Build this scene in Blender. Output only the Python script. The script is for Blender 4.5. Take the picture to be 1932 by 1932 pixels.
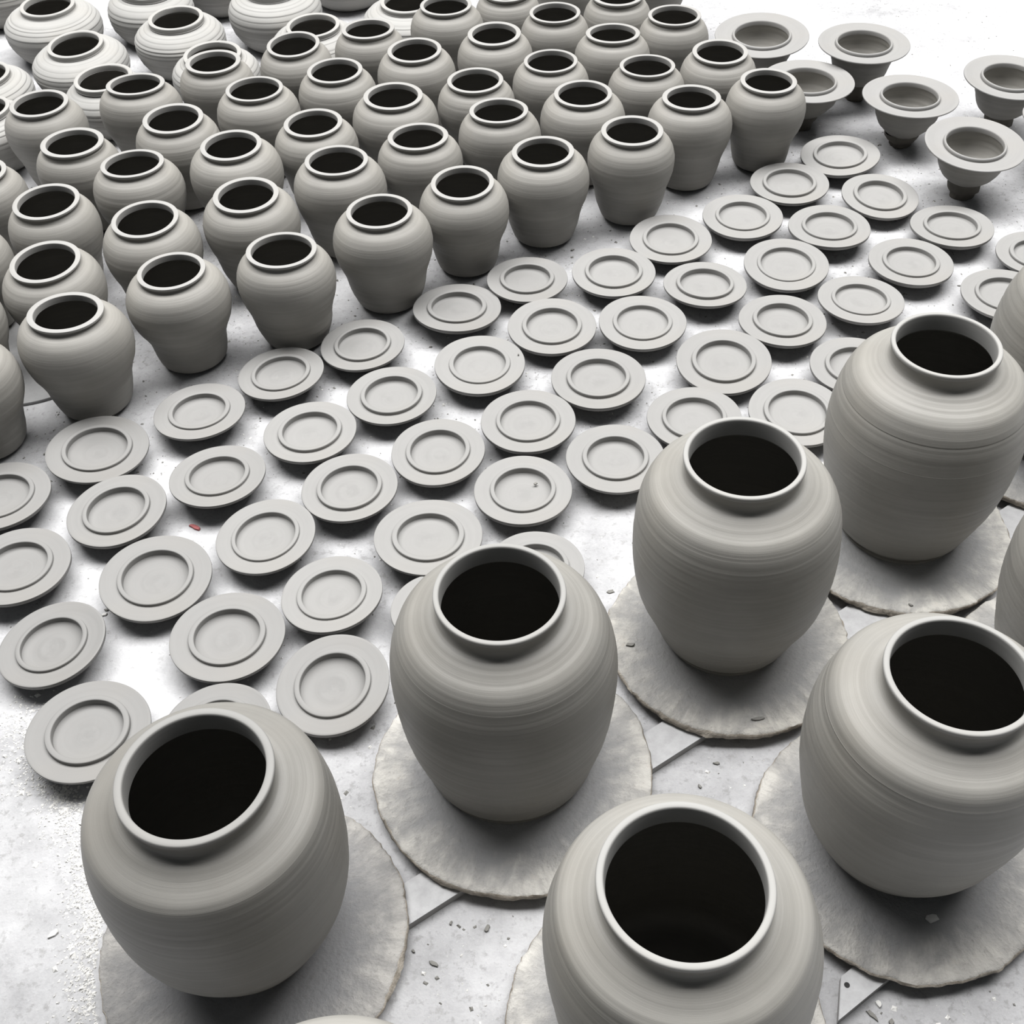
import bpy, math, random
import numpy as np
from mathutils import Matrix, Vector

for o in list(bpy.data.objects):
    bpy.data.objects.remove(o, do_unlink=True)
SC = bpy.context.scene
COL = SC.collection
U = 1.5                                   # metres per survey unit (camera height = 1 unit)

# ------------------------------------------------------------------ camera
PITCH, ROLL = math.radians(45.5), math.radians(-2.5)
fw = Vector((0, math.cos(PITCH), -math.sin(PITCH)))
rt = Vector((1, 0, 0)); up = rt.cross(fw)
r2 = rt * math.cos(ROLL) + up * math.sin(ROLL)
u2 = up * math.cos(ROLL) - rt * math.sin(ROLL)
cam = bpy.data.cameras.new('camera')
cam.sensor_width = 36.0
cam.lens = 36.0 * 2210 / 1932
cam.clip_start = 0.02
camo = bpy.data.objects.new('camera', cam)
COL.objects.link(camo)
mw = Matrix((r2, u2, -fw)).transposed().to_4x4()
mw.translation = Vector((0, 0, U))
camo.matrix_world = mw
SC.camera = camo

# ------------------------------------------------------------------ light
world = bpy.data.worlds.new('world')
SC.world = world
world.use_nodes = True
bg = world.node_tree.nodes['Background']
bg.inputs[0].default_value = (0.90, 0.96, 1.0, 1)
bg.inputs[1].default_value = 0.10

def area(name, loc, target, sx, sy, power, color):
    l = bpy.data.lights.new(name, 'AREA')
    l.shape = 'RECTANGLE'; l.size = sx; l.size_y = sy; l.energy = power; l.color = color
    o = bpy.data.objects.new(name, l)
    COL.objects.link(o)
    o.location = loc
    o.rotation_euler = (Vector(target) - Vector(loc)).to_track_quat('-Z', 'Y').to_euler()
    return o
area('skylight', (0.3, 3.9, 7.8), (0.2, 2.0, 0), 12.0, 4.6, 2850, (1.0, 0.992, 0.982))

vs = SC.view_settings
vs.view_transform = 'Standard'
vs.look = 'None'
vs.exposure = 0.0
vs.gamma = 1.0
vs.use_curve_mapping = False

# ------------------------------------------------------------------ materials
class NT:
    def __init__(self, name):
        m = bpy.data.materials.new(name); m.use_nodes = True
        self.m = m; self.t = m.node_tree; self.n = self.t.nodes; self.l = self.t.links
        self.p = self.n['Principled BSDF']
    def node(self, typ, **kw):
        nd = self.n.new(typ)
        for k, v in kw.items():
            setattr(nd, k, v)
        return nd
    def put(self, sock, v):
        if isinstance(v, (int, float)):
            sock.default_value = v
        elif isinstance(v, tuple):
            sock.default_value = v
        else:
            self.l.new(v, sock)
    def math(self, op, a, b=0.0, c=None):
        nd = self.node('ShaderNodeMath', operation=op)
        self.put(nd.inputs[0], a); self.put(nd.inputs[1], b)
        if c is not None: self.put(nd.inputs[2], c)
        return nd.outputs[0]
    def mix(self, f, a, b):
        nd = self.node('ShaderNodeMix', data_type='RGBA')
        self.put(nd.inputs['Factor'], f)
        for s, v in ((nd.inputs['A'] if False else nd.inputs[6], a), (nd.inputs[7], b)):
            self.put(s, v)
        return nd.outputs[2]
    def tint(self, col):
        nd = self.node('ShaderNodeMix', data_type='RGBA', blend_type='MULTIPLY')
        nd.inputs['Factor'].default_value = 1.0
        self.l.new(col, nd.inputs[6])
        self.l.new(self.node('ShaderNodeObjectInfo').outputs['Color'], nd.inputs[7])
        return nd.outputs[2]
    def noise(self, vec, scale, detail=4.0, rough=0.55):
        nd = self.node('ShaderNodeTexNoise')
        self.put(nd.inputs['Vector'], vec)
        nd.inputs['Scale'].default_value = scale
        nd.inputs['Detail'].default_value = detail
        nd.inputs['Roughness'].default_value = rough
        return nd.outputs['Fac']
    def ramp(self, f, a, b):
        nd = self.node('ShaderNodeMapRange'); nd.clamp = True
        self.put(nd.inputs[0], f); nd.inputs[1].default_value = a; nd.inputs[2].default_value = b
        return nd.outputs[0]
    def coords(self):
        tc = self.node('ShaderNodeTexCoord').outputs['Object']
        s = self.node('ShaderNodeSeparateXYZ'); self.l.new(tc, s.inputs[0])
        return tc, s.outputs[0], s.outputs[1], s.outputs[2]
    def comb(self, x, y, z):
        c = self.node('ShaderNodeCombineXYZ')
        self.put(c.inputs[0], x); self.put(c.inputs[1], y); self.put(c.inputs[2], z)
        return c.outputs[0]
    def bump(self, h, strength, dist):
        b = self.node('ShaderNodeBump')
        self.put(b.inputs['Height'], h); b.inputs['Strength'].default_value = strength
        b.inputs['Distance'].default_value = dist
        self.l.new(b.outputs[0], self.p.inputs['Normal'])

def rgb(r, g, b): return (r, g, b, 1.0)

def clay(name, c, rough=0.62, ring=1.0, var=0.10, marks=False):
    """wheel-thrown clay: fine rings round the axis, soft cloudy tone, tiny grit"""
    k = NT(name)
    tc, x, y, z = k.coords()
    rnd = k.node('ShaderNodeObjectInfo').outputs['Random']
    rr = k.math('SQRT', k.math('ADD', k.math('MULTIPLY', x, x), k.math('MULTIPLY', y, y)))
    s = k.math('SUBTRACT', z, rr)
    s = k.math('ADD', k.math('MULTIPLY', s, 150.0), k.math('MULTIPLY', rnd, 300.0))
    v = k.comb(k.math('MULTIPLY', x, 3.0), k.math('MULTIPLY', y, 3.0), s)
    n1 = k.noise(v, 1.0, 5.0, 0.62)
    n2 = k.noise(tc, 14.0, 4.0)
    n3 = k.noise(tc, 420.0, 2.0)
    f = k.math('ADD', k.math('MULTIPLY', n1, 0.55), k.math('MULTIPLY', n2, 0.45))
    f = k.ramp(f, 0.3, 0.7)
    lo = tuple(q * (1 - var) for q in c); hi = tuple(q * (1 + var) for q in c)
    warm = (c[0] * 1.05, c[1] * 1.0, c[2] * 0.93)
    col = k.mix(f, rgb(*lo), rgb(*hi))
    col = k.mix(k.math('MULTIPLY', k.ramp(k.noise(tc, 5.0, 2.0), 0.45, 0.75), 0.5), col, rgb(*warm))
    if marks:
        k4 = k.noise(k.comb(k.math('MULTIPLY', x, 1.0), k.math('MULTIPLY', y, 1.0), k.math('MULTIPLY', rnd, 90.0)), 38.0, 3.0)
        mid = k.math('MULTIPLY', k.ramp(rr, 0.034, 0.008), k.ramp(k4, 0.47, 0.62))
        col = k.mix(k.math('MULTIPLY', mid, 0.35), col, rgb(c[0] * .80, c[1] * .80, c[2] * .80))
        n3 = k.math('ADD', n3, k.math('MULTIPLY', mid, 6.0))
    col = k.tint(col)                                      # object colour: wetter jars, and lids darkened for light falloff
    k.l.new(col, k.p.inputs['Base Color'])
    k.p.inputs['Roughness'].default_value = rough
    k.p.inputs['Specular IOR Level'].default_value = 0.3
    h = k.math('ADD', k.math('MULTIPLY', n1, ring), k.math('MULTIPLY', n3, 0.10))
    k.bump(h, 0.35, 0.0012)
    return k.m

CLAY = clay('leather_hard_clay', (0.214, 0.208, 0.193), var=0.14)
CLAYBIG = clay('fresh_thrown_clay', (0.220, 0.214, 0.199), rough=0.5, ring=0.9, var=0.12)
CLAYRIM = clay('pale_drying_rim_clay', (0.256, 0.253, 0.245), ring=0.4, var=0.05)
CLAYLID = clay('drying_lid_clay', (0.211, 0.2085, 0.2035), ring=0.6, var=0.05, marks=True)
CLAYDRY = clay('dry_pale_clay', (0.275, 0.272, 0.262), rough=0.8, ring=1.0)
DAMP_SHADE = clay('damp_shaded_inner_clay', (0.15, 0.145, 0.133), rough=0.5)  # damp inner clay, darkened further to deepen the shade inside the pots
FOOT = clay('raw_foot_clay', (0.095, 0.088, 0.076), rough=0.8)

def floor_mat():
    k = NT('dusty_floor')
    tc, x, y, z = k.coords()
    a = k.noise(tc, 2.3, 6.0, 0.6)
    b = k.noise(tc, 11.0, 6.0, 0.65)
    c = k.noise(tc, 70.0, 5.0, 0.7)
    d = k.noise(tc, 260.0, 3.0, 0.6)
    f = k.math('ADD', k.math('MULTIPLY', a, 0.45), k.math('ADD', k.math('MULTIPLY', b, 0.35), k.math('MULTIPLY', c, 0.20)))
    f = k.math('SUBTRACT', f, k.math('MULTIPLY', k.ramp(k.noise(tc, 1.1, 2.0), 0.5, 0.7), 0.06))
    col = k.mix(k.ramp(f, 0.38, 0.60), rgb(0.25, 0.25, 0.255), rgb(0.445, 0.445, 0.453))
    g1 = k.math('MULTIPLY', k.ramp(a, 0.62, 0.40), k.ramp(c, 0.50, 0.62))
    col = k.mix(k.math('MULTIPLY', g1, 0.55), col, rgb(0.175, 0.175, 0.178))
    col = k.mix(k.math('MULTIPLY', k.ramp(c, 0.56, 0.72), 0.6), col, rgb(0.20, 0.197, 0.19))
    col = k.mix(k.math('MULTIPLY', k.ramp(d, 0.60, 0.74), 0.5), col, rgb(0.44, 0.44, 0.43))
    k.l.new(col, k.p.inputs['Base Color'])
    k.p.inputs['Roughness'].default_value = 0.9
    k.p.inputs['Specular IOR Level'].default_value = 0.15
    k.bump(k.math('ADD', k.math('MULTIPLY', c, 0.8), k.math('MULTIPLY', d, 0.5)), 0.45, 0.003)
    return k.m
FLOOR = floor_mat()

def bat_mats():
    k = NT('plaster_bat_top')
    tc, x, y, z = k.coords()
    rnd = k.node('ShaderNodeObjectInfo').outputs['Random']
    r = k.math('SQRT', k.math('ADD', k.math('MULTIPLY', x, x), k.math('MULTIPLY', y, y)))
    ang = k.math('ARCTAN2', y, x)
    off = k.math('MULTIPLY', rnd, 37.0)
    vs_ = k.comb(k.math('MULTIPLY', ang, 8.0), k.math('ADD', k.math('MULTIPLY', r, 16.0), k.math('MULTIPLY', k.noise(tc, 9.0, 3.0), 5.0)), off)   # finger-wiped radial streaks
    st = k.noise(vs_, 1.0, 4.0, 0.6)
    vc = k.comb(k.math('MULTIPLY', ang, 0.7), k.math('MULTIPLY', r, 70.0), off)      # slip rings by the pot
    rg = k.noise(vc, 1.0, 4.0)
    bl = k.noise(tc, 16.0, 6.0, 0.65)
    gr = k.noise(tc, 120.0, 4.0, 0.7)
    rw = k.math('ADD', r, k.math('MULTIPLY', k.math('SUBTRACT', bl, 0.5), 0.10))
    rw = k.math('ADD', rw, k.math('MULTIPLY', k.math('SUBTRACT', st, 0.5), 0.05))
    dry = k.ramp(rw, 0.135, 0.195)
    wet = k.mix(rg, rgb(0.185, 0.185, 0.188), rgb(0.255, 0.255, 0.255))
    dr = k.mix(k.ramp(k.math('ADD', k.math('MULTIPLY', st, 0.5), k.math('MULTIPLY', bl, 0.5)), 0.38, 0.60), rgb(0.235, 0.229, 0.217), rgb(0.42, 0.407, 0.38))
    col = k.mix(dry, wet, dr)
    col = k.mix(k.math('MULTIPLY', k.ramp(gr, 0.58, 0.74), 0.55), col, rgb(0.18, 0.172, 0.163))
    col = k.mix(k.math('MULTIPLY', k.ramp(bl, 0.66, 0.76), k.math('MULTIPLY', dry, 0.4)), col, rgb(0.39, 0.33, 0.275))
    k.l.new(k.tint(col), k.p.inputs['Base Color'])
    k.p.inputs['Roughness'].default_value = 0.7
    k.p.inputs['Specular IOR Level'].default_value = 0.25
    k.bump(k.math('ADD', k.math('MULTIPLY', st, k.math('MULTIPLY', dry, 1.0)), k.math('MULTIPLY', gr, 0.7)), 0.8, 0.004)
    e = NT('plaster_bat_edge')
    tc = e.coords()[0]
    g = e.noise(tc, 60.0, 5.0, 0.7); g2 = e.noise(tc, 18.0, 3.0)
    col = e.mix(e.ramp(g, 0.35, 0.7), rgb(0.16, 0.145, 0.12), rgb(0.37, 0.345, 0.305))
    col = e.mix(e.math('MULTIPLY', g2, 0.4), col, rgb(0.33, 0.27, 0.21))
    e.l.new(col, e.p.inputs['Base Color'])
    e.p.inputs['Roughness'].default_value = 0.9
    e.bump(g, 0.8, 0.005)
    return k.m, e.m
BAT_TOP, BAT_EDGE = bat_mats()

def plain(name, c, rough=0.85, var=0.15, scale=40.0):
    k = NT(name)
    tc = k.coords()[0]
    n = k.noise(tc, scale, 5.0, 0.65)
    col = k.mix(k.ramp(n, 0.3, 0.7), rgb(*[q * (1 - var) for q in c]), rgb(*[q * (1 + var) for q in c]))
    k.l.new(col, k.p.inputs['Base Color'])
    k.p.inputs['Roughness'].default_value = rough
    k.p.inputs['Specular IOR Level'].default_value = 0.2
    k.bump(n, 0.3, 0.002)
    return k.m
PLANK = plain('dusty_plank', (0.37, 0.37, 0.375), 0.7, 0.12, 60)
PLANK_SIDE = plain('plank_side', (0.27, 0.267, 0.262), 0.7)
CRUMB = plain('white_crumbs', (0.52, 0.515, 0.50), 0.9, 0.15, 30)
SCRAP = plain('grey_clay_scraps', (0.17, 0.166, 0.155), 0.8)
RED = plain('dull_red', (0.30, 0.10, 0.10), 0.8)
DARKHOLE = plain('dark_hole', (0.03, 0.03, 0.03), 0.9)

# ------------------------------------------------------------------ helpers
def link(o, parent=None):
    COL.objects.link(o)
    if parent is not None: o.parent = parent
    return o

def mesh(name, verts, faces, mats, smooth=True, angle=42, midx=None):
    me = bpy.data.meshes.new(name)
    me.from_pydata([tuple(v) for v in verts], [], faces)
    for m in (mats if isinstance(mats, (list, tuple)) else [mats]):
        me.materials.append(m)
    if midx is not None:
        me.polygons.foreach_set('material_index', midx)
    me.update()
    if smooth:
        me.polygons.foreach_set('use_smooth', [True] * len(me.polygons))
        me.set_sharp_from_angle(angle=math.radians(angle))
    return me

def thing(name, loc, label, cat, group=None):
    o = bpy.data.objects.new(name, None)
    o.empty_display_size = 0.03
    link(o); o.location = loc
    o['label'] = label; o['category'] = cat
    if group: o['group'] = group
    return o

def part(name, me, parent):
    return link(bpy.data.objects.new(name, me), parent)

def set_tone(t, v):  # scales object colour: wetter jars, and the light falloff put on lids
    for o in [t] + list(t.children):
        o.color = (v, v, v * .995, 1)

def lathe(name, prof, segs, mat, deform=None, closed=False, angle=42):
    """prof: (radius, z) list in survey units -> mesh round the z axis, in metres"""
    p = np.array(prof, float)
    n = len(p)
    th = np.arange(segs) * (2 * math.pi / segs)
    R = p[:, 0][:, None]; Z = np.repeat(p[:, 1][:, None], segs, 1)
    T = np.repeat(th[None, :], n, 0)
    Rr = np.repeat(R, segs, 1)
    if deform is not None:
        X, Y, Z = deform(Rr, T, Z)
    else:
        X, Y = Rr * np.cos(T), Rr * np.sin(T)
    V = np.stack([X, Y, Z], -1).reshape(-1, 3) * U
    V = [tuple(v) for v in V.tolist()]
    F = []
    rows = n if closed else n - 1
    for i in range(rows):
        a0 = i * segs; b0 = ((i + 1) % n) * segs
        for j in range(segs):
            k = (j + 1) % segs
            F.append((a0 + j, a0 + k, b0 + k, b0 + j))
    if not closed:
        if p[0, 0] < 1e-5 or True:
            if p[0, 0] <= 0.004: F.append(tuple(range(segs - 1, -1, -1)))
            if p[-1, 0] <= 0.004: F.append(tuple((n - 1) * segs + j for j in range(segs)))
    return mesh(name, V, F, mat, True, angle)

def smooth_curve(pts, n):
    """monotone-parameter Catmull-Rom through (r, z) points, n samples"""
    P = np.array(pts, float)
    d = np.r_[0, np.cumsum(np.hypot(*np.diff(P, axis=0).T))]
    t = np.linspace(0, d[-1], n)
    m = np.gradient(P, d, axis=0)
    i = np.clip(np.searchsorted(d, t, 'right') - 1, 0, len(d) - 2)
    h = (d[i + 1] - d[i])[:, None]; s = ((t - d[i])[:, None]) / h
    return ((2 * s**3 - 3 * s**2 + 1) * P[i] + (s**3 - 2 * s**2 + s) * h * m[i]
            + (-2 * s**3 + 3 * s**2) * P[i + 1] + (s**3 - s**2) * h * m[i + 1])

def ripple(curve, rng, amp, wl, keep=3):
    """throwing rings: band-limited noise pushed along the profile normal"""
    c = curve.copy()
    d = np.r_[0, np.cumsum(np.hypot(*np.diff(c, axis=0).T))]
    off = np.zeros(len(c))
    for w in wl:
        off += np.sin(d * 2 * math.pi / w + rng.random() * 6.28) * (0.4 + 0.6 * np.sin(d * 23 + rng.random() * 6.28) ** 2)
    off *= amp / len(wl)
    tn = np.gradient(c, axis=0); tn /= np.linalg.norm(tn, axis=1)[:, None] + 1e-9
    nrm = np.stack([tn[:, 1], -tn[:, 0]], 1)
    w = np.clip(np.minimum(np.arange(len(c)), np.arange(len(c))[::-1]) / keep, 0, 1)
    return c + nrm * (off * w)[:, None]

def pot_deform(h, z0, tx, ty, rng, wob=0.006, low=0.0, lean=(0.0, 0.0), mouth=0.01):
    """slight out-of-round wobble, a leaning mouth, a lean of the whole pot"""
    ph = [rng.random() * 6.28 for _ in range(6)]
    a = [rng.random() for _ in range(6)]
    def f(R, T, Z):
        q = np.clip((Z - z0) / (h - z0), 0, 1)
        body = np.sin(math.pi * np.clip(q, 0, 1))
        w = 1 + wob * body * (a[0] * np.sin(2 * T + ph[0]) + a[1] * np.sin(3 * T + ph[1]))
        w = w + mouth * q**6 * (a[5] * np.cos(2 * T + ph[5]))
        if low:
            g = np.exp(-((q - 0.30) / 0.16) ** 2)
            w = w + low * g * (a[2] * np.sin(2 * T + ph[2] + 3 * q) + a[3] * np.sin(3 * T + ph[3]) + 0.6 * a[4] * np.sin(5 * T + ph[4] + 5 * q))
        X = R * np.cos(T) * w; Y = R * np.sin(T) * w
        t = np.clip((q - 0.35) / 0.65, 0, 1); t = t * t * (3 - 2 * t)
        Z2 = Z + (tx * X + ty * Y) * t
        return X + lean[0] * (1 - q), Y + lean[1] * (1 - q), Z2
    return f

ORD = ['first', 'second', 'third', 'fourth', 'fifth', 'sixth', 'seventh', 'eighth', 'ninth', 'tenth', 'eleventh', 'twelfth', 'thirteenth']

# ------------------------------------------------------------------ surveyed positions (survey units)
# small jars: x, y, mouth radius, mouth tilt x, mouth tilt y, body girth, height
# lids:       x, y, radius, tilt x, tilt y
# big jars:   height, x, y, mouth radius, lean x, lean y, radii of eleven rings from base to shoulder
# squat jars: x, y, mouth radius, tilt x, tilt y, height, body radius
# bowls:      height, x, y, flange radius, tilt x, tilt y
JAR_DATA = [
    [-0.7289,1.8064,0.0462,-0.0006,0.0172,0.962,0.1435],
    [-0.5847,1.8605,0.0469,-0.0283,-0.0672,0.994,0.1435],
    [-0.4679,1.9299,0.0461,-0.0027,-0.0017,0.937,0.144],
    [-0.5016,1.7349,0.047,-0.0144,0.032,0.981,0.1435],
    [-0.3852,1.8224,0.0461,-0.0054,-0.0159,0.998,0.1445],
    [-0.6467,1.6774,0.0472,-0.0248,-0.0033,0.939,0.1403],
    [-0.3959,1.6318,0.0459,-0.0008,0.0142,1.037,0.1484],
    [-0.538,1.5974,0.0459,-0.0077,-0.0461,0.989,0.1442],
    [-0.6415,1.5002,0.0465,-0.0016,0.0404,0.951,0.1435],
    [-0.3567,1.4933,0.0465,-0.0021,0.034,1.019,0.1442],
    [-0.4901,1.4418,0.0463,0.0023,0.0342,1.005,0.1435],
    [-0.6064,1.3499,0.0467,0.008,0.0525,0.997,0.1367],
    [-0.4311,1.3108,0.045,0.015,-0.0187,1.009,0.1435],
    [-0.5465,1.2207,0.0466,-0.0318,-0.0461,1.038,0.149],
    [-0.2911,1.349,0.0469,-0.0198,-0.0424,0.986,0.1435],
    [-0.1643,1.4302,0.0461,-0.0052,-0.0136,1.028,0.1469],
    [-0.0502,1.5102,0.0453,0.0105,0.0431,0.962,0.1388],
    [0.0685,1.5815,0.0462,-0.0004,-0.0022,1.016,0.1432],
    [0.2049,1.632,0.0465,0.0026,0.0086,0.974,0.1435],
    [0.307,1.7272,0.0457,-0.0028,-0.0247,0.986,0.1445],
    [0.4356,1.7731,0.0446,-0.0147,-0.0034,0.951,0.1439],
    [0.3779,1.8932,0.0461,0.0,0.0174,0.951,0.14],
    [0.3216,2.0437,0.046,-0.0021,-0.0135,0.923,0.1405],
    [0.2075,1.9767,0.0462,-0.0044,-0.0534,0.967,0.1426],
    [0.2523,1.8507,0.0453,-0.0062,-0.0354,0.942,0.1412],
    [0.1403,1.7567,0.0458,0.0006,0.0088,1.005,0.1443],
    [0.0964,1.8865,0.0443,0.0012,0.0003,0.953,0.1398],
    [0.1139,2.0717,0.045,0.0002,-0.0014,0.914,0.1426],
    [0.2307,2.135,0.0461,-0.0,0.0,0.915,0.1415],
    [0.0054,1.9932,0.046,0.0031,0.0245,0.974,0.1435],
    [0.0066,1.7052,0.0457,-0.0046,-0.0449,0.957,0.148],
    [-0.0291,1.8335,0.0461,0.0001,-0.0082,0.944,0.1374],
    [-0.0785,2.1125,0.0462,-0.0028,-0.0014,0.984,0.1474],
    [0.0328,2.1829,0.0451,0.004,0.0037,0.896,0.138],
    [-0.13,1.9406,0.0457,0.0067,0.0285,0.983,0.1442],
    [-0.2147,2.0443,0.0462,-0.0047,-0.032,0.929,0.14],
    [-0.3394,1.988,0.0455,0.0185,0.0578,0.937,0.1426],
    [-0.26,1.8801,0.0458,0.0049,0.0152,0.965,0.1426],
    [-0.1601,1.7829,0.0473,-0.0098,0.0074,1.024,0.1414],
    [-0.2822,1.7146,0.0458,0.0104,0.0119,0.974,0.1362],
    [-0.1172,1.6499,0.046,-0.0038,-0.0376,0.97,0.1398],
    [-0.2341,1.5748,0.0465,-0.0116,-0.0208,1.015,0.1472],
    [-0.77,1.59,0.046,0,0,0.96,0.1435],
    [-0.745,1.41,0.046,0,0,0.96,0.1435],
    [-0.7186,1.2713,0.0462,0,0,0.958,0.1392],
    [-0.6663,1.147,0.0459,0,0,0.968,0.1457],
    [0.152,2.285,0.046,0,0,0.93,0.1435],
    [0.315,2.29,0.046,0,0,0.93,0.1435],
]
LID_DATA = [
    [0.5609,1.7407,0.0634,0.0579,0.0112],
    [0.4624,1.6602,0.0615,0.0166,0.0145],
    [0.5937,1.6107,0.0593,-0.0309,0.0656],
    [0.3726,1.5695,0.0611,0.0078,0.0146],
    [0.497,1.5303,0.061,0.0092,-0.0225],
    [0.6782,1.5171,0.0607,0.0066,-0.0366],
    [0.2554,1.5153,0.0611,0.0059,0.0453],
    [0.1626,1.4352,0.0605,0.001,0.0155],
    [0.4135,1.4363,0.0611,0.0093,0.0566],
    [0.5927,1.4285,0.0599,-0.0134,0.0067],
    [0.778,1.434,0.058,0.0,-0.0],
    [0.0365,1.4273,0.0589,0.0007,-0.0323],
    [0.2893,1.3949,0.059,-0.0142,-0.0447],
    [0.4995,1.3425,0.0593,-0.0207,-0.0355],
    [0.7006,1.3398,0.0605,-0.0,0.0],
    [-0.0649,1.3643,0.0623,-0.0203,-0.0656],
    [0.0662,1.312,0.0609,0.0027,0.0385],
    [0.191,1.312,0.0606,0.0009,0.009],
    [0.3821,1.3017,0.0595,-0.0142,-0.0077],
    [-0.1935,1.2887,0.0577,0.0329,-0.0185],
    [-0.0344,1.2349,0.0607,0.0008,0.0167],
    [0.1203,1.1949,0.0622,0.004,-0.0064],
    [0.2883,1.2192,0.0626,0.0253,0.0692],
    [0.4592,1.1963,0.0605,-0.0,-0.0],
    [-0.2993,1.2341,0.0574,0.0463,-0.0393],
    [-0.3967,1.1629,0.0588,0.0258,-0.0505],
    [-0.1496,1.1785,0.0585,0.0216,-0.0065],
    [-0.2496,1.1138,0.0586,0.027,-0.0174],
    [0.0253,1.1164,0.0598,0.0014,-0.0016],
    [0.2337,1.1078,0.0595,0.0171,0.005],
    [0.3639,1.1107,0.0609,0.0034,0.0507],
    [-0.5143,1.0985,0.0625,-0.0599,-0.003],
    [-0.3556,1.0405,0.0586,0.0204,-0.0817],
    [-0.193,1.0096,0.0581,0.0322,-0.0046],
    [-0.0876,1.0664,0.0577,0.0305,0.0424],
    [0.014,0.9922,0.0584,0.0054,-0.0025],
    [0.1284,1.0407,0.0605,0.0003,0.0053],
    [-0.6153,1.021,0.0603,-0.0019,-0.0298],
    [-0.4675,0.9878,0.0588,0.0523,0.019],
    [-0.2849,0.935,0.0577,0.0607,0.0259],
    [-0.0971,0.9232,0.0624,-0.0243,-0.0528],
    [-0.5638,0.9049,0.0602,-0.0016,-0.0268],
    [-0.401,0.8784,0.062,-0.0272,0.0388],
    [-0.2015,0.843,0.0562,0.0545,-0.0317],
    [-0.4959,0.79,0.0575,0.0896,0.0043],
    [-0.3086,0.7899,0.0612,-0.0184,-0.013],
    [-0.1911,0.7209,0.0586,0.0634,0.112],
    [-0.4319,0.6766,0.0614,-0.0336,-0.0176],
    [-0.304,0.6717,0.0562,0.092,0.0034],
    [0.0235,0.868,0.055,0,0],
    [-0.0855,0.815,0.05,0,0],
]
BIG_DATA = [
    [0.268,-0.2387,0.4673,0.0583,-0.0064,0.0017,[0.0605,0.0717,0.0816,0.0908,0.0961,0.0984,0.0988,0.0982,0.095,0.0868,0.0718]],
    [0.268,-0.0133,0.6281,0.0553,0.0008,0.0059,[0.0784,0.0837,0.09,0.0948,0.0978,0.0996,0.1004,0.0992,0.0938,0.0816,0.0686]],
    [0.268,0.2141,0.7775,0.0559,0.0051,0.0001,[0.0646,0.0738,0.0829,0.0922,0.0968,0.0992,0.0995,0.0979,0.0943,0.0828,0.0699]],
    [0.268,0.4426,0.9289,0.0543,-0.0005,-0.008,[0.0674,0.077,0.0859,0.0934,0.098,0.1008,0.1017,0.0996,0.0948,0.0828,0.0687]],
    [0.268,0.336,0.5268,0.0572,0.0015,0.0102,[0.0682,0.0795,0.0891,0.094,0.0984,0.1015,0.1022,0.1015,0.0963,0.0866,0.0759]],
    [0.268,0.1047,0.3681,0.0603,0.0109,0.001,[0.0929,0.0944,0.0959,0.0974,0.0988,0.1003,0.1006,0.0999,0.0951,0.086,0.0753]],
]
SQUAT_DATA = [
    [-0.8528,2.3077,0.0519,-0.0142,0.0845,0.1023,0.0928],
    [-0.7638,2.1437,0.0514,0.037,0.1321,0.0936,0.0882],
    [-0.6799,1.995,0.0508,0.0356,0.0863,0.0956,0.0753],
    [-0.5897,2.2199,0.0518,-0.0082,0.0711,0.1026,0.0855],
    [-0.5013,2.0741,0.0519,0.0046,0.0782,0.0942,0.0798],
    [-0.6748,2.3732,0.0544,-0.0816,0.0715,0.1006,0.0845],
    [-0.4208,2.3251,0.0527,-0.0298,0.0808,0.1105,0.0913],
    [-0.3284,2.1695,0.0503,0.0227,0.0617,0.0985,0.0843],
    [-0.2946,2.514,0.0524,-0.0313,0.0532,0.11,0.09],
    [-0.156,2.254,0.0517,0.0058,0.0893,0.1014,0.0895],
    [-0.9119,2.0482,0.0507,0.0704,0.1122,0.086,0.0826],
    [-0.8618,1.8869,0.0485,0.0754,0.0292,0.0992,0.0811],
    [-1.0049,2.5016,0.0518,-0.0235,0.103,0.11,0.09],
    [-0.5574,2.5114,0.0526,-0.0372,0.0757,0.11,0.09],
]
BOWL_DATA = [
    [0.092,0.4829,2.0592,0.0835,0.0225,0.0548],
    [0.101,0.6469,1.9889,0.078,0.0025,0.0261],
    [0.083,0.5315,1.8925,0.0778,0,0.012],
    [0.086,0.6845,1.8178,0.0771,-0.002,-0.0019],
    [0.09,0.7372,1.6457,0.0757,-0.0164,0.077],
    [0.095,0.8572,1.8502,0.075,-0.0168,0.0452],
    [0.092,0.898,1.716,0.062,0,0],
]

# ------------------------------------------------------------------ setting: floor
def build_floor():
    nx, ny = 60, 60
    V = []; F = []
    for j in range(ny + 1):
        for i in range(nx + 1):
            V.append((-4.5 + 9 * i / nx, -2.5 + 9.5 * j / ny, 0.0))
    for j in range(ny):
        for i in range(nx):
            a = j * (nx + 1) + i
            F.append((a, a + 1, a + nx + 2, a + nx + 1))
    o = link(bpy.data.objects.new('floor', mesh('floor', V, F, FLOOR, False)))
    o['kind'] = 'structure'
    o['label'] = 'concrete workshop floor whitened with clay dust'
build_floor()

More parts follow.
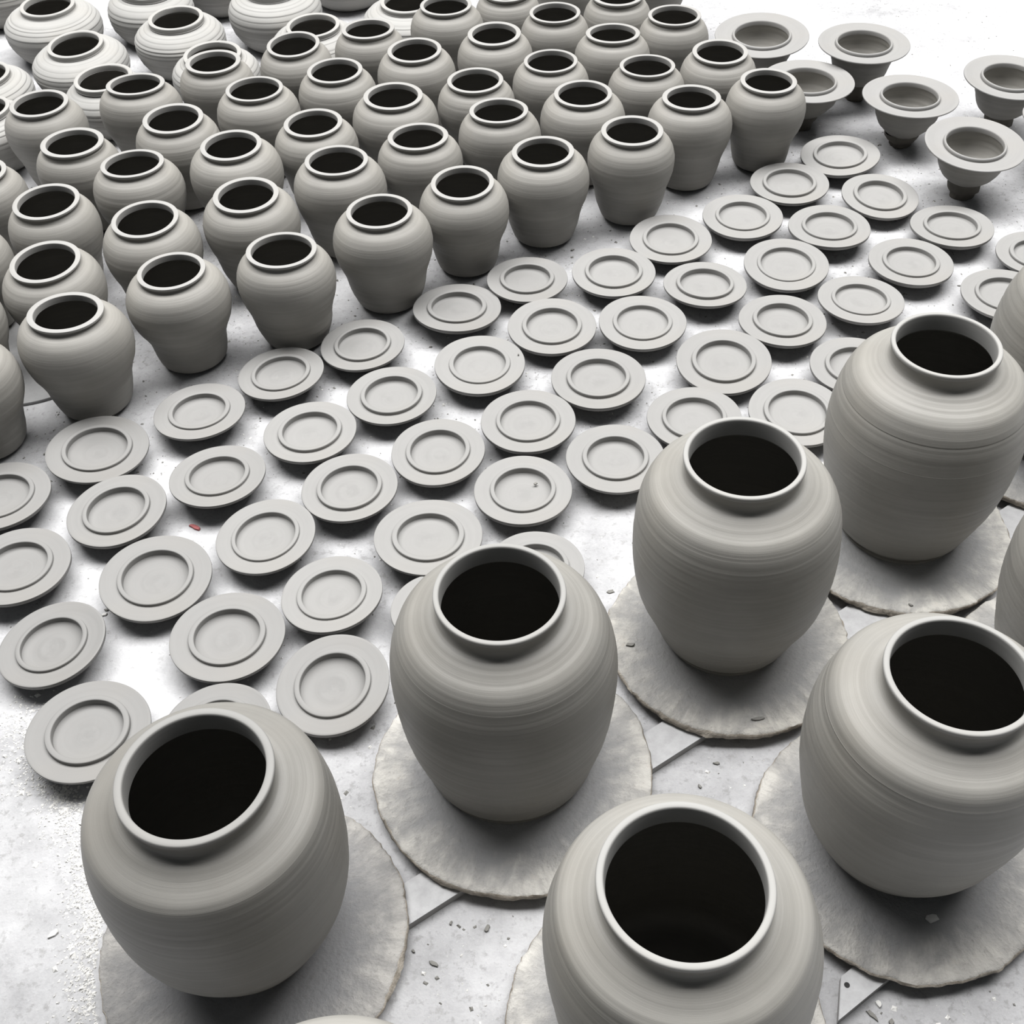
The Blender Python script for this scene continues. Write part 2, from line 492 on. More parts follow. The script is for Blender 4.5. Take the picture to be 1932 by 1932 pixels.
def box_from_quad(name, quad, z0, z1, mats):
    """flat board from four ground corners (survey units), slightly bevelled top"""
    q = [Vector((x * U, y * U)) for x, y in quad]
    c = sum(q, Vector((0, 0))) / 4
    def ring(z, ins):
        return [(*(p + (c - p).normalized() * ins), z * U) for p in q]
    V = ring(z0, 0) + ring(z1 - 0.0008, 0) + ring(z1, 0.0015)
    F = [(3, 2, 1, 0)]
    mi = [1]
    for k in range(2):
        for i in range(4):
            j = (i + 1) % 4
            F.append((k * 4 + i, k * 4 + j, k * 4 + 4 + j, k * 4 + 4 + i)); mi.append(1 if k == 0 else 0)
    F.append((8, 9, 10, 11)); mi.append(0)
    return mesh(name, V, F, mats, False, midx=mi)

# long plank under the far row of bats, running from lower left to upper right
pa = bpy.data.objects.new('plank', box_from_quad('plank', [(-0.40, 0.283), (0.86, 1.080), (0.84, 1.114), (-0.42, 0.312)], 0.0, 0.0095, [PLANK, PLANK_SIDE]))
link(pa); pa['label'] = 'long dusty white plank running under the farther row of round bats'; pa['category'] = 'plank'
# shorter plank under the near row, its cut end drilled with a nail hole
pb = thing('plank', (0, 0, 0), 'dusty white plank with a nail hole near its cut end, by the frontmost jar', 'plank')
part('board', box_from_quad('board', [(0.2505, 0.3697), (0.90, 0.790), (0.882, 0.822), (0.2610, 0.4058)], 0.0, 0.0095, [PLANK, PLANK_SIDE]), pb)
hv = lathe('nail_hole', [(0.0001, 0.0), (0.0022, 0.0), (0.0024, 0.0003), (0.0014, 0.0003)], 16, DARKHOLE)
ho = part('nail_hole', hv, pb); ho.location = (0.2642 * U, 0.3985 * U, 0.00955 * U)

# ------------------------------------------------------------------ small jars
JAR_Z = [.006, .0192, .0323, .0455, .0586, .0718, .0849, .0981, .1112, .1235]
JAR_R = [.0425, .0490, .0527, .0552, .0588, .0637, .0668, .0679, .0660, .0605]
JH = 0.1435

def small_jar(d, label, group, seed, z=0.0):
    x, y, rr, tx, ty, g, h = d
    s = h / JH
    rng = random.Random(seed)
    t = thing('small_jar', (x * U, y * U, z * U), label, 'jar', group)
    f = lambda r: r * g
    wl = rng.uniform(0.92, 1.06)                              # depth of the waist differs from pot to pot
    pts = [(f(.034), .0035), (f(.0385), .0045)]
    for zz, r in zip(JAR_Z, JAR_R):
        k = 1 + (wl - 1) * math.exp(-((zz - .038) / .02) ** 2) * 0.6
        pts.append((f(r) * k, zz))
    pts += [(f(.0555), .1293), (f(.0495), .1333), (rr * .985, .1352), (rr * .935, .1370)]
    c = ripple(smooth_curve(pts, 66), rng, 0.00025, (0.011, 0.007, 0.019))
    c = np.vstack([c, [(rr * .925, .1385), (rr * .93, .1398)]])
    sz = lambda P: [(r, zz * s) for r, zz in P]
    df = pot_deform(h, 0, tx, ty, rng, 0.008, 0.030 * rng.uniform(0.4, 1.0))
    part('body', lathe('body', sz(c), 72, CLAY, df), t)
    ri = rr * rng.uniform(.825, .865)
    rim = [(rr * .93, .1390), (rr * .975, .1398), (rr * .997, .1408), (rr, .1422), (rr * .996, .1432), (rr * .985, .1435),
           (ri * 1.012, .1435), (ri * .999, .1431), (ri * .992, .1420), (ri * .990, .1350), (ri * 1.02, .1345)]
    part('rim', lathe('rim', sz(rim), 72, CLAYRIM, df, closed=True, angle=35), t)
    ins = smooth_curve([(ri * .995, .1368), (ri * .995, .1352), (ri * 1.03, .1338), (f(.050), .1275), (f(.0605), .1150), (f(.0630), .098),
                        (f(.059), .070), (f(.050), .040), (f(.040), .016), (f(.020), .0095), (.0, .009)], 26)
    part('interior', lathe('interior', sz(ins), 48, DAMP_SHADE, df), t)
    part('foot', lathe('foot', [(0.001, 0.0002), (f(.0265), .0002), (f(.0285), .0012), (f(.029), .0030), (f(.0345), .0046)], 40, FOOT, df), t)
    return t

JROWS = [
    ('row of small jars bordering the lids', [46, 14, 13, 15, 16, 17, 18, 19, 20, 21]),
    ('second small-jar row back from the lids', [45, 12, 11, 10, 42, 41, 31, 26, 25, 22]),
    ('third small-jar row back from the lids', [44, 9, 8, 7, 40, 39, 32, 27, 24, 23]),
    ('fourth small-jar row back from the lids', [43, 6, 4, 5, 38, 35, 30, 28, 29]),
    ('rearmost small-jar row', [1, 2, 3, 37, 36, 33, 34, 47, 48]),
]
RAISED = {44: 0.0042, 45: 0.0042, 12: 0.0042}
for rown, ids in JROWS:
    for i, n in enumerate(ids):
        small_jar(JAR_DATA[n - 1], 'small grey clay jar, %s from left in the %s' % (ORD[i], rown), 'small clay jars', 100 + n, RAISED.get(n, 0.0))

# thin round board lying on the floor under three jars at the left edge
tb = lathe('thin_round_board', [(0.001, 0.0), (.1145, 0.0), (.115, .0008), (.115, .0034), (.1143, .0042), (0.001, .0042)], 96, plain('dusty_board', (0.28, 0.28, 0.28), 0.9, 0.1, 30))
o = link(bpy.data.objects.new('thin_round_board', tb)); o.location = (-0.665 * U, 1.335 * U, 0)
o['label'] = 'thin round dusty board on the floor under small jars at left edge'; o['category'] = 'board'

# ------------------------------------------------------------------ lids, turned upside down on their knobs
HL = 0.028
def lid(d, label, group, seed):
    x, y, R, tx, ty = d
    rng = random.Random(seed)
    t = thing('jar_lid', (x * U, y * U, 0), label, 'lid', group)
    dish = rng.uniform(0.0004, 0.0017); rt_ = rng.uniform(.0016, .0034); well = rng.uniform(.0062, .0085)
    ro = R * rng.uniform(.665, .690); ri = ro - R * rng.uniform(.085, .105)
    th = rng.uniform(.0040, .0056)
    prof = [(.012, .0085), (R * .34, .0088), (R * .52, .0108), (R * .74, .0150), (R * .90, HL - th - .0042), (R * .975, HL - th - .0006),
            (R * .993, HL - th + .0006), (R, HL - .0016), (R * .996, HL - .0004), (R * .982, HL),
            (R * .955, HL - dish * .12), (R * .87, HL - dish * .55), (R * .78, HL - dish * .95), (ro * 1.03, HL - dish * 1.12), (ro * .985, HL - dish * 1.1),
            (ri * 1.03, HL - .0030), (ri * .985, HL - .0046), (ri * .93, HL - .0058), (ri * .80, HL - well * .90),
            (ri * .62, HL - well), (ri * .45, HL - well * rng.uniform(.90, 1.05)), (ri * .36, HL - well * rng.uniform(.86, .99)),
            (ri * .26, HL - well * 1.03), (ri * .12, HL - well * rng.uniform(.95, 1.0)), (.0005, HL - well)]
    ph = [rng.random() * 6.28 for _ in range(4)]; am = rng.uniform(.002, .006); sag = rng.uniform(0, .0009)
    def df(Rr, T, Z):
        k = np.clip(Rr / R, 0, 1)
        w = 1 + am * k * (np.sin(2 * T + ph[0]) + .5 * np.sin(3 * T + ph[1]) + .3 * np.sin(7 * T + ph[3]))
        X = Rr * np.cos(T) * w; Y = Rr * np.sin(T) * w
        return X, Y, Z + tx * X + ty * Y + sag * k**3 * np.sin(2 * T + ph[2])
    part('plate', lathe('plate', prof, 96, CLAYLID, df), t)
    rg = [(ro, HL - dish * 1.1 - .0008), (ro * .999, HL + rt_ - .0012), (ro * .990, HL + rt_ - .0003), (ro * .975, HL + rt_),
          (ri * 1.025, HL + rt_), (ri * 1.008, HL + rt_ - .0003), (ri, HL + rt_ - .0012), (ri * .992, HL - .0052), (ro * .93, HL - .0060)]
    part('locating_ring', lathe('locating_ring', rg, 96, CLAYLID, df, closed=True, angle=50), t)
    set_tone(t, 1.0)
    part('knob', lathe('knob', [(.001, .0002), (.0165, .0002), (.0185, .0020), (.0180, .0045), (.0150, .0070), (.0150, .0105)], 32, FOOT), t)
    return t

LROWS = [
    ('lid row beside the small jars', [32, 26, 25, 20, 16, 12, 8, 7, 4, 2, 1]),
    ('second lid row from the small jars', [38, 39, 33, 28, 27, 21, 17, 18, 13, 9, 5, 3]),
    ('third lid row from the small jars', [42, 43, 40, 34, 35, 29, 22, 23, 19, 14, 10, 6]),
    ('fourth lid row from the small jars', [45, 46, 44, 41, 36, 37, 30, 31, 24, 15, 11]),
    ('lid row nearest the big jars', [48, 49, 47, 51, 50]),
]
LHINT = {1: 'nicked tilted clay lid', 47: 'chipped finger-dented clay lid',
         49: 'clay lid mostly hidden', 50: 'clay lid half hidden', 51: 'clay lid almost wholly hidden'}
LTONE = {32: .82, 45: .82, 48: .82, 38: .84, 42: .86, 16: .86, 12: .88, 39: .90, 47: .88, 46: .88, 43: .88, 26: .91, 49: .84, 25: .90, 20: .90, 33: .92}  # lid tones; near-left lids darkened to carry the light falling off there
for rown, ids in LROWS:
    for i, n in enumerate(ids):
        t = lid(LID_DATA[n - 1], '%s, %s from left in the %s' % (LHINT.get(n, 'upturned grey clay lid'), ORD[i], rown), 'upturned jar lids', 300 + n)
        set_tone(t, LTONE.get(n, 1.0 - 0.05 * random.Random(n).random()))

# ------------------------------------------------------------------ round bats and big jars
BAT_H0, BAT_H1 = 0.0098, 0.0200
def bat(x, y, R, label, seed):
    rng = np.random.default_rng(seed)
    segs = 200
    th = np.arange(segs) * 2 * math.pi / segs
    def rough(a, harm):
        s = np.zeros(segs)
        for k in harm:
            s += np.sin(k * th + rng.random() * 6.28) * rng.random() / (k ** 0.5)
        return s * a
    e1 = rough(0.0020, [2, 3, 5, 7, 9, 13, 17, 22, 29]) + rng.normal(0, .00045, segs)
    e2 = rough(0.0016, [2, 3, 5, 8, 12, 19, 27]) + rng.normal(0, .0005, segs)
    rows = [(R - .006, BAT_H0, 0), (R - .0022, BAT_H0 + .0006, 1), (R - .0004, BAT_H0 + .0035, 1), (R, BAT_H1 - .0036, 2), (R - .0012, BAT_H1 - .0010, 2), (R - .0034, BAT_H1, 2),
            (R - .010, BAT_H1 + .0002, 3), (R * .80, BAT_H1 - .0002, 4), (R * .6, BAT_H1, 4), (R * .3, BAT_H1, 4), (0.002, BAT_H1, 4)]
    V = []
    for r, z, k in rows:
        e = {0: e2 * .6, 1: e2, 2: e1, 3: e1 * .6, 4: e1 * 0}[k]
        dz = rng.normal(0, .00030, segs) if k in (2, 3) else np.zeros(segs)
        for a, ee, q in zip(th, e, dz):
            V.append(((r + ee) * math.cos(a) * U, (r + ee) * math.sin(a) * U, (z + q) * U))
    F = [tuple(range(segs - 1, -1, -1))]; mi = [1]
    for i in range(len(rows) - 1):
        for j in range(segs):
            k = (j + 1) % segs
            F.append((i * segs + j, i * segs + k, (i + 1) * segs + k, (i + 1) * segs + j)); mi.append(1 if i < 4 else 0)
    F.append(tuple((len(rows) - 1) * segs + j for j in range(segs))); mi.append(0)
    o = link(bpy.data.objects.new('round_bat', mesh('round_bat', V, F, [BAT_TOP, BAT_EDGE], True, 50, mi)))
    o.location = (x * U, y * U, 0)
    o['label'] = label; o['category'] = 'bat'; o['group'] = 'round plaster bats under the big jars'
    return o

SCORES = {1: [(.2300, .00014)], 2: [(.219, .00014)], 3: [(.2250, .00014)], 4: [(.2119, -.0007), (.1793, .00016)], 5: [(.2200, .00016)], 6: [(.2200, .00014)]}

def big_jar(d, label, seed):
    h, x, y, rr, lx, ly, rk = d
    rng = random.Random(seed)
    z0 = BAT_H1
    t = thing('big_jar', (x * U, y * U, z0 * U), label, 'jar', 'big wheel-thrown jars')
    H = h - z0
    zk = np.linspace(0, h * .96 - z0, 11)
    pts = [(rk[0] * .965, .0085), (rk[0] + (rk[1] - rk[0]) * .42, .0115)]
    pts += [(r, z) for r, z in zip(rk[1:10], zk[1:10])]
    pts += [((rk[9] + rr) / 2 + .0025, H - .0275), (rr * 1.10, H - .0215), (rr * .99, H - .0190), (rr * .955, H - .0160)]
    c = ripple(smooth_curve(pts, 150), rng, 0.00035, (0.0105, 0.006, 0.017, 0.0235))
    for zs, dep in SCORES.get(seed - 600, []):              # a line scored into the turning clay
        zs -= z0
        k = int(np.searchsorted(c[:, 1], zs))
        r0 = np.interp(zs, c[k - 1:k + 1, 1], c[k - 1:k + 1, 0])
        w = abs(dep) * 1.3
        c = np.vstack([c[:k][c[:k, 1] < zs - w], [(r0 + (c[k - 1, 0] - r0) * .3, zs - w), (r0 + dep * .7, zs), (np.interp(zs + w, c[k - 1:k + 2, 1], c[k - 1:k + 2, 0]), zs + w)], c[k:][c[k:, 1] > zs + w]])
    c = np.vstack([c, [(rr * .958, H - .0115), (rr * .972, H - .0068), (rr * .978, H - .0052)]])
    df = pot_deform(H, 0, 0, 0, rng, 0.006, 0.0, (lx, ly), mouth=0.008)
    part('body', lathe('body', c, 144, CLAYBIG, df), t)
    ri = rr * (.885 if seed == 601 else .905)
    rim = [(rr * .960, H - .0058), (rr * .988, H - .0050), (rr * .999, H - .0036), (rr, H - .0018), (rr * .993, H - .0005), (rr * .978, H),
           (ri * 1.025, H), (ri * 1.008, H - .0006), (ri, H - .0022), (ri * .992, H - .0075), (ri * .985, H - .0140), (ri * .990, H - .0185), (ri * 1.01, H - .0188)]
    part('rim', lathe('rim', rim, 144, CLAYRIM, df, closed=True, angle=55), t)
    ins = [(ri * .992, H - .0160), (ri * .992, H - .0178), (ri * 1.0, H - .0198), (ri * 1.07, H - .0225), ((rk[9] + rr) / 2 - .004, H - .030)]
    ins += [(rk[i] - .0075, zk[i] - .002) for i in range(9, 0, -1)] + [(rk[0] - .010, .016), (rk[0] * .6, .0125), (.0, .012)]
    part('interior', lathe('interior', smooth_curve(ins, 60), 72, DAMP_SHADE, df), t)
    fr = rk[0] * .955
    part('foot', lathe('foot', [(.001, .0001), (fr * 1.03, .0001), (fr * 1.03, .0022), (fr * 1.0, .0032), (fr * .985, .0060), (fr * .985, .0082), (fr * .95, .0092)], 120, CLAYBIG, df), t)
    return t

JP = {n: d for n, d in zip((1, 2, 3, 4, 5, 6), BIG_DATA)}
JP[7] = [0.268, 0.665, 1.062, 0.0555, 0, 0, BIG_DATA[3][6]]
JP[8] = [0.268, 0.5630, 0.6980, 0.0560, 0, 0, BIG_DATA[4][6]]
JP[9] = [0.268, -0.1270, 0.2160, 0.0580, 0, 0, BIG_DATA[5][6]]
BATP = {1: (-0.2408, 0.462, .1340), 2: (-0.0095, 0.6190, .1345), 3: (0.2215, 0.7680, .1265), 4: (0.4365, 0.9125, .1285),
        5: (0.3410, 0.5260, .1330), 6: (0.1070, 0.3680, .1310), 7: (0.6565, 1.0530, .1280), 8: (0.5720, 0.6840, .1330), 9: (-0.1300, 0.2060, .1310)}
JLAB = {1: 'big grey clay jar at lower left with thick pale rim', 2: 'big grey clay jar standing left of centre, before the lids',
        3: 'big grey clay jar right of centre, beside the empty white floor', 4: 'big grey clay jar with high collar and scored groove, at right',
        5: 'big grey clay jar at lower right, mouth cut by right edge', 6: 'frontmost big grey clay jar, seen into its round mouth at bottom',
        7: 'big grey clay jar showing only its left shoulder at right edge', 8: 'big grey clay jar barely showing at right edge, right of lower right jar',
        9: 'big grey clay jar showing only a shoulder at the bottom edge'}
BLAB = {1: 'round grey plaster bat under the big jar at lower left', 2: 'round rough-edged plaster bat under the big jar left of centre',
        3: 'round rough-edged plaster bat under the big jar right of centre', 4: 'round pale plaster bat under the high-collared big jar',
        5: 'round grey plaster bat under the big jar at lower right', 6: 'round plaster bat under the frontmost big jar, mostly hidden',
        7: 'round plaster bat corner at right edge under the cut-off jar', 8: 'round pale plaster bat at right edge, right of lower right jar',
        9: 'round plaster bat under the jar cut off by the bottom edge'}
for n in range(1, 10):
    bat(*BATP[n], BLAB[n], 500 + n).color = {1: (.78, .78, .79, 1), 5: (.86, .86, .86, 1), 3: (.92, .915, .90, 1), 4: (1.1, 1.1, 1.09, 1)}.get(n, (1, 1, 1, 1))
    set_tone(big_jar(JP[n], JLAB[n], 600 + n), {1: .74, 2: .88, 5: .95}.get(n, 1.0))

# ------------------------------------------------------------------ squat ringed jars, pale and dry, at the back left
SH = 0.122
def squat_jar(d, label, seed):
    x, y, rr, tx, ty, h, rb = d
    s = h / SH
    rng = random.Random(seed)
    t = thing('squat_jar', (x * U, y * U, 0), label, 'jar', 'squat ringed jars')
    g = rb / .0955
    sz = lambda P: [(r, zz * s) for r, zz in P]
    base = smooth_curve([(.056, .0005), (.064, .005), (.079, .021), (.089, .040), (.0935, .056), (.0945, .068), (.0930, .081), (.0870, .0925), (.0765, .1015), (.064, .1072), (.054, .1100)], 260)
    base[:, 0] *= g
    dd = np.r_[0, np.cumsum(np.hypot(*np.diff(base, axis=0).T))]
    tn = np.gradient(base, axis=0); tn /= np.linalg.norm(tn, axis=1)[:, None]
    nr = np.stack([tn[:, 1], -tn[:, 0]], 1)
    edges = [0.047]
    while edges[-1] < dd[-1] - .010:
        edges.append(edges[-1] + rng.uniform(.0065, .0165))
    off = np.zeros(len(dd))
    for a, b in zip(edges, edges[1:]):                       # each throwing ring: a rounded ledge with a crisp lower lip
        m = (dd >= a) & (dd < b)
        q = (dd[m] - a) / (b - a)
        off[m] = np.sin(np.clip(q / .34, 0, 1) * 1.571) * (1 - q) * rng.uniform(.0006, .0019)
    c = base + nr * off[:, None]
    c = np.vstack([c, [(rr * 1.0, .1108), (rr * .985, .1130)]])
    df = pot_deform(h, 0, tx * .6, ty * .5, rng, 0.007, 0.006)
    part('body', lathe('body', sz(c), 96, CLAYDRY, df, angle=60), t)
    ri = rr * .845
    part('rim', lathe('rim', sz([(rr * .97, .1105), (rr * .99, .1150), (rr * 1.0, .1190), (rr * .995, .1211), (rr * .97, .1220), (ri * 1.05, .1220), (ri * 1.01, .1212), (ri, .1195), (ri, .1100)]), 80, CLAYDRY, df, closed=True, angle=50), t)
    ins = smooth_curve([(ri, .1115), (ri * 1.02, .1070), (ri * 1.25, .1030), (.076 * g, .0900), (.084 * g, .069), (.075 * g, .040), (.055 * g, .014), (.030, .008), (0, .008)], 24)
    part('interior', lathe('interior', sz(ins), 48, DAMP_SHADE, df), t)
    return t
SLAB = ['pale squat ringed jar in the top left corner, mouth cut by top edge', 'pale squat ringed jar with tilted mouth, second squat jar near the left edge',
        'pale squat ringed jar half hidden behind the second rearmost small jar', 'pale squat ringed jar with whole mouth showing, behind the third rearmost small jar',
        'pale squat ringed jar whose mouth overlaps a small jar mouth', 'pale squat ringed jar cut off above its shoulder at top, second from left',
        'pale squat ringed jar at top edge showing rings but only rim underside', 'pale squat ringed jar with dark open mouth, behind the fourth rearmost small jar',
        'pale squat ringed jar at top edge, only a strip of rings showing', 'pale squat ringed jar farthest right, mouth cut by top edge',
        'pale squat ringed jar at left edge, only its right shoulder showing', 'pale squat ringed jar at left edge, sliver of dark mouth showing',
        'pale squat ringed jar just peeping in at the top left corner', 'pale squat ringed jar at top edge, only its dark underside showing']
for i, d in enumerate(SQUAT_DATA):
    squat_jar(d, SLAB[i], 700 + i)

# ------------------------------------------------------------------ flanged bowls on narrow feet, upper right
def bowl(d, label, seed):
    h, x, y, R, tx, ty = d
    rng = random.Random(seed)
    t = thing('flanged_bowl', (x * U, y * U, 0), label, 'bowl', 'flanged bowls')
    am = rng.uniform(.003, .007); ph = [rng.random() * 6.28 for _ in range(3)]
    def df(Rr, T, Z):
        w = 1 + am * np.clip(Rr / R, 0, 1) * np.sin(2 * T + ph[0])
        X = Rr * np.cos(T) * w; Y = Rr * np.sin(T) * w
        q = np.clip((Z - .035) / (h - .035), 0, 1)
        return X, Y, Z + (tx * X + ty * Y) * q
    fl = [(R * .60, h - .0050), (R * .72, h - .0048), (R * .86, h - .0042), (R * .975, h - .0034), (R * .995, h - .0024), (R, h - .0012), (R * .994, h - .0002), (R * .975, h),
          (R * .93, h - .0006), (R * .84, h - .0022), (R * .74, h - .0034), (R * .65, h - .0038), (R * .60, h - .0038)]
    part('flange', lathe('flange', fl, 110, CLAYLID, df, closed=True), t)
    ro = R * .628; ri = R * .572
    part('inner_rim', lathe('inner_rim', [(ro, h - .0045), (ro * .995, h - .0004), (ro * .975, h + .0014), (ro * .955, h + .0018), (ri * 1.02, h + .0014), (ri, h), (ri * .995, h - .0060), (ro * .97, h - .0065)], 96, CLAYLID, df, closed=True, angle=50), t)
    fz = h * (.27 if seed == 803 else .31); fr = R * (.345 if seed == 803 else .30)
    out = smooth_curve([(fr * 1.05, fz), (R * .43, fz + .0055), (R * .56, fz + .016), (R * .645, h - .033), (R * .70, h - .019), (R * .715, h - .009), (R * .72, h - .0045)], 34)
    part('bowl_body', lathe('bowl_body', ripple(out, rng, .0004, (.009, .014)), 90, CLAY, df), t)
    ins = smooth_curve([(ri, h - .004), (ri * 1.03, h - .012), (ri * 1.05, h - .022), (ri * .96, h - .034), (ri * .75, h - .044), (ri * .4, h - .049), (0.0, h - .050)], 30)
    part('interior', lathe('interior', ripple(ins, rng, .0005, (.008, .012)), 80, CLAY, df), t)
    s = rng.uniform(.82, 1.0); p3 = [rng.random() * 6.28 for _ in range(3)]
    def dff(Rr, T, Z):
        w = 1 + .05 * np.sin(2 * T + p3[0] + Z * 90) + .04 * np.sin(5 * T + p3[1] + Z * 160) + .02 * np.sin(11 * T + p3[2])
        return Rr * np.cos(T) * w, Rr * np.sin(T) * w, Z
    ft = [(.001, .0001), (fr * .80 * s, .0001), (fr * .86 * s, .0020), (fr * .84 * s, .0075), (fr * .90, .0110), (fr * 1.02, .0145), (fr * 1.06, fz * .75), (fr * 1.10, fz + .0015)]
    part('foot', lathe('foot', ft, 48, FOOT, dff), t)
    return t
WLAB = ['wide-flanged clay bowl at the back, behind the last small jar', 'wide-flanged clay bowl standing alone at the top on white floor', 'wide-flanged clay bowl half hidden behind the end small jar',
        'wide-flanged clay bowl on a crumbly low foot, middle of the group', 'wide-flanged clay bowl on a tall narrow foot, nearest the lids', 'wide-flanged clay bowl cut by the right edge, with inner well showing',
        'wide-flanged clay bowl only just peeping in at the right edge']
for i, d in enumerate(BOWL_DATA):
    bowl(d, WLAB[i], 800 + i)

# ------------------------------------------------------------------ clay flakes and crumbs on the floor
def flake_mesh(name, L, W, T, rng, mat):
    n = 9
    top = []; 
    for k in range(n):
        a = 2 * math.pi * k / n
        q = rng.uniform(.6, 1.1)
        top.append((L * .5 * q * math.cos(a), W * .5 * q * math.sin(a)))
    curl = rng.uniform(.1, .6)
    V = [(x, y, 0.0003 + curl * abs(x / L) * T) for x, y in top] + [(x * .88, y * .88, T * (1 + curl * abs(x / L))) for x, y in top]
    F = [tuple(range(n - 1, -1, -1)), tuple(range(n, 2 * n))] + [(k, (k + 1) % n, n + (k + 1) % n, n + k) for k in range(n)]
    return mesh(name, V, F, mat, False)

FLK = [  # x, y, base height, length mm, width mm, angle, material, label
    (-0.4595, 0.8493, 0, 10, 8, 0.6, CRUMB, 'white clay flake beside the second lid of the fourth lid row'),
    (-0.4585, 0.8560, 0, 10, 5, 0.1, SCRAP, 'grey curled clay flake behind the white flake among the lids'),
    (-0.0850, 0.4360, 0, 14, 8, 2.6, SCRAP, 'largest grey clay scrap on the floor before the plank'),
    (-0.1030, 0.4480, 0, 8, 5, 2.2, SCRAP, 'small grey clay scrap on the floor by lower left bat'),
    (-0.0380, 0.4660, 0, 11, 8, 1.0, SCRAP, 'grey clay scrap below the bat left of centre'),
    (-0.0705, 0.4720, 0, 8, 4, 1.2, SCRAP, 'narrow grey clay scrap by the plank edge'),
    (0.2820, 0.3760, 0, 22, 7, 2.2, SCRAP, 'long dark clay sliver below the lower right bat'),
    (0.2960, 0.3700, 0, 10, 9, 1.2, SCRAP, 'rounded dark clay scrap at the bottom edge, right of the sliver'),
    (0.2890, 0.3850, 0, 10, 8, 1.9, CRUMB, 'pale clay scrap by the end of the drilled plank'),
    (0.1900, 0.6240, 0, 13, 5, 0.0, SCRAP, 'dark clay scrap between two bats right of centre'),
    (0.1700, 0.5990, 0, 10, 5, 2.0, SCRAP, 'grey clay scrap on white floor behind the frontmost jar'),
    (-0.4270, 0.4780, 0, 20, 9, 0.7, CRUMB, 'white flake on the bare floor at lower left'),
    (-0.4250, 0.5880, 0, 13, 8, 0.1, CRUMB, 'white flake at left, below the nearest lid'),
    (0.3480, 0.4480, BAT_H1, 22, 12, 0.2, CRUMB, 'pale torn clay scrap on the lower right bat'),
    (0.1180, 0.7590, BAT_H1, 20, 7, 0.0, SCRAP, 'grey clay shaving on the bat left of right-of-centre jar'),
    (0.1040, 0.8330, BAT_H1, 15, 9, 0.3, SCRAP, 'curled clay shaving at far left rim of right-of-centre bat'),
    (0.2350, 0.6600, BAT_H1, 22, 6, 0.1, SCRAP, 'dark clay smear scrap at front of right-of-centre bat'),
    (0.4230, 0.7960, BAT_H1, 9, 4, 2.4, SCRAP, 'dark clay crumb at front of the palest bat'),
    (0.1270, 1.4400, 0, 12, 4, 0.0, CRUMB, 'white clay shaving on the floor between two lids'),
    (0.0293, 1.0057, 0.0222, 9, 6, 0.5, SCRAP, 'curl of clay lying inside an upturned lid near the centre'),
    (0.0176, 1.2478, 0.0288, 6, 4, 1.5, SCRAP, 'tiny clay curl on the flange of an upturned lid'),
    (0.1095, 1.5370, 0, 10, 6, 0.2, SCRAP, 'dark curled clay shaving on the floor beside a small jar'),
]
for i, (x, y, z, L, W, a, m, lab) in enumerate(FLK):
    rng = random.Random(900 + i)
    o = link(bpy.data.objects.new('clay_flake', flake_mesh('clay_flake', L / 1000, W / 1000, 0.0022, rng, m)))
    o.location = (x * U, y * U, z * U + 0.0005); o.rotation_euler = (0, 0, a)
    o['label'] = lab; o['category'] = 'clay flake'; o['group'] = 'loose clay flakes'
rs = link(bpy.data.objects.new('red_scrap', flake_mesh('red_scrap', 0.026, 0.010, 0.003, random.Random(5), RED)))
rs.location = (-0.3790 * U, 0.9790 * U, 0.0005); rs.rotation_euler = (0, 0, -0.5)
rs['label'] = 'dull red scrap on the floor below a lid at left'; rs['category'] = 'scrap'

def crumbs(name, label, groups, mats):
    V = []; F = []; MI = []
    rng = random.Random(31)
    for gi, pts in enumerate(groups):
        for x, y, s in pts:
            a = rng.random() * 6.28; b = len(V)
            el = rng.uniform(.5, 1.0); h = s * rng.uniform(.15, .45)
            cs, sn = math.cos(a), math.sin(a)
            for dx, dy, dz in ((-.5, -.5 * el, 0), (.5, -.4 * el, 0), (.45, .5 * el, 0), (-.4, .45 * el, 0), (-.25, -.2 * el, 1), (.3, .1 * el, rng.uniform(.4, 1.0)), (0, .3 * el, .8)):
                V.append((x * U + (dx * cs - dy * sn) * s, y * U + (dx * sn + dy * cs) * s, dz * h + 0.0002))
            F += [(b, b + 1, b + 5, b + 4), (b + 1, b + 2, b + 5), (b + 2, b + 3, b + 6), (b + 3, b, b + 4, b + 6), (b + 4, b + 5, b + 6), (b + 2, b + 6, b + 5), (b + 3, b + 2, b + 1, b)]
            MI += [gi] * 7
    o = link(bpy.data.objects.new(name, mesh(name, V, F, mats, False, midx=MI)))
    o['kind'] = 'stuff'; o['label'] = label; o['category'] = 'crumbs'

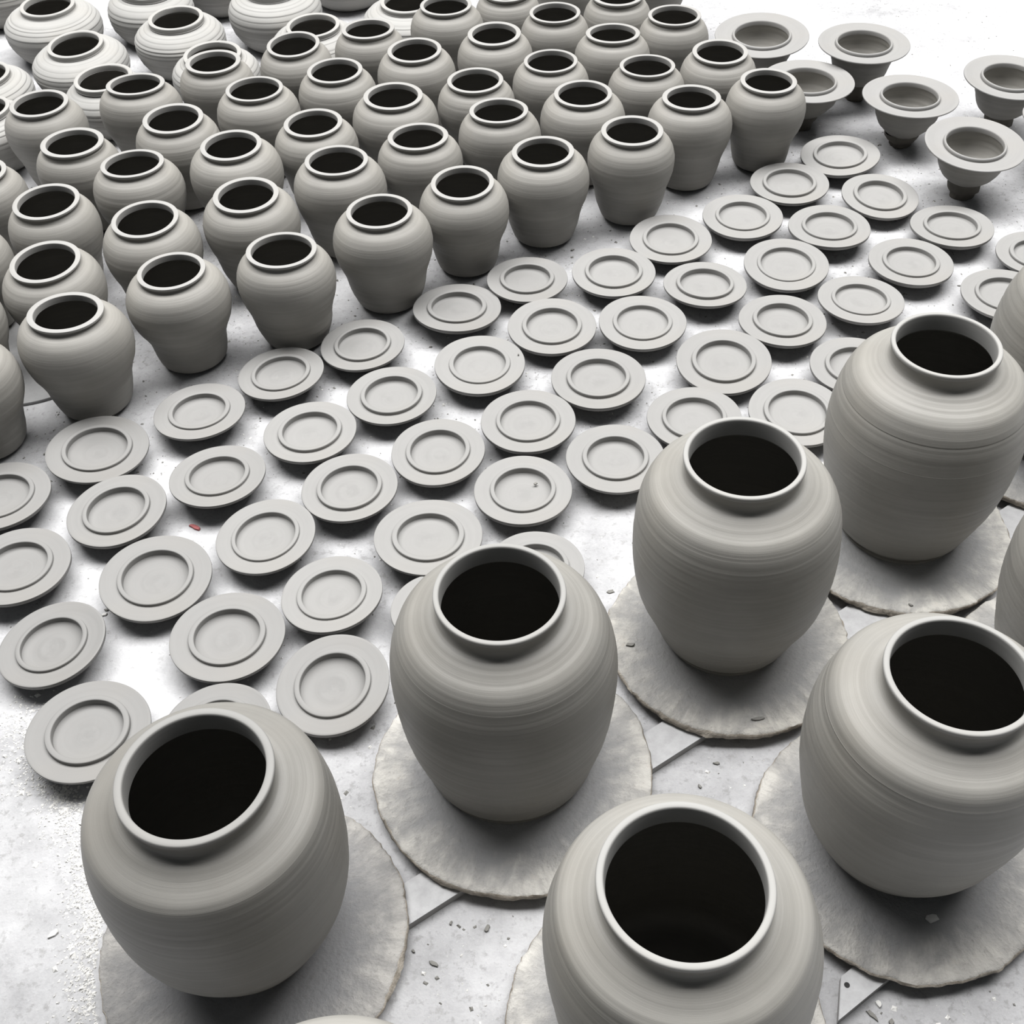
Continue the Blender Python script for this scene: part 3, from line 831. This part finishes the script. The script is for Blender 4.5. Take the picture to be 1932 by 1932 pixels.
def blocked(x, y):
    for bx, by, br in BATP.values():
        if (x - bx) ** 2 + (y - by) ** 2 < (br + .008) ** 2: return True
    for d in LID_DATA:
        if (x - d[0]) ** 2 + (y - d[1]) ** 2 < .024 ** 2: return True
    for d in JAR_DATA:
        if (x - d[0]) ** 2 + (y - d[1]) ** 2 < .050 ** 2: return True
    for d in SQUAT_DATA:
        if (x - d[0]) ** 2 + (y - d[1]) ** 2 < .075 ** 2: return True
    for d in BOWL_DATA:
        if (x - d[1]) ** 2 + (y - d[2]) ** 2 < .032 ** 2: return True
    if (x + .665) ** 2 + (y - 1.335) ** 2 < .122 ** 2: return True
    e = (y - (0.283 + (x + 0.40) * 0.6325)) * .845
    if -.012 < e < .048: return True
    e = (y - (0.3697 + (x - 0.2505) * 0.647)) * .84
    if x > .23 and -.012 < e < .048: return True
    return False

rng = random.Random(77)
white = []; grey = []
while len(white) < 2600:
    x = rng.uniform(-.9, 1.1); y = rng.uniform(.34, 2.4)
    if not blocked(x, y) and not (x < -.36 and y < .78): white.append((x, y, rng.uniform(.0012, .0034) * (1 if rng.random() < .93 else 1.8)))
while len(grey) < 1500:
    x = rng.uniform(-.9, 1.1); y = rng.uniform(.34, 2.4)
    if not blocked(x, y) and not (x < -.36 and y < .78): grey.append((x, y, rng.uniform(.0014, .0040)))
while len(grey) < 3000:
    x = rng.uniform(-.8, .9); y = rng.uniform(1.05, 1.95)
    if not blocked(x, y): grey.append((x, y, rng.uniform(.0012, .0032)))
for _ in range(1200):                                     # larger curled chips, mostly round the small jars
    if rng.random() < .7: x, y = rng.uniform(-.75, .7), rng.uniform(1.05, 1.9)
    else: x, y = rng.uniform(-.2, .45), rng.uniform(.34, .75)
    if not blocked(x, y):
        (grey if rng.random() < .55 else white).append((x, y, rng.uniform(.0035, .0075)))
heap = []
line = [(-.515, .720), (-.490, .690), (-.470, .640), (-.430, .585), (-.410, .545), (-.395, .500), (-.385, .455), (-.375, .400)]
while len(heap) < 2600:
    k = rng.randrange(len(line) - 1); q = rng.random()
    w = .022 if k < 2 else .013
    x = line[k][0] + (line[k + 1][0] - line[k][0]) * q + rng.gauss(0, w)
    y = line[k][1] + (line[k + 1][1] - line[k][1]) * q + rng.gauss(0, w * .8)
    if not blocked(x, y): heap.append((x, y, rng.uniform(.0015, .0048) * (1 if rng.random() < .95 else 2.0)))
crumbs('loose_crumbs', 'fine white and grey clay crumbs scattered over the floor', [white, grey], [CRUMB, SCRAP])
crumbs('swept_crumbs', 'heaped line of white clay crumbs at the left edge', [heap], [CRUMB])
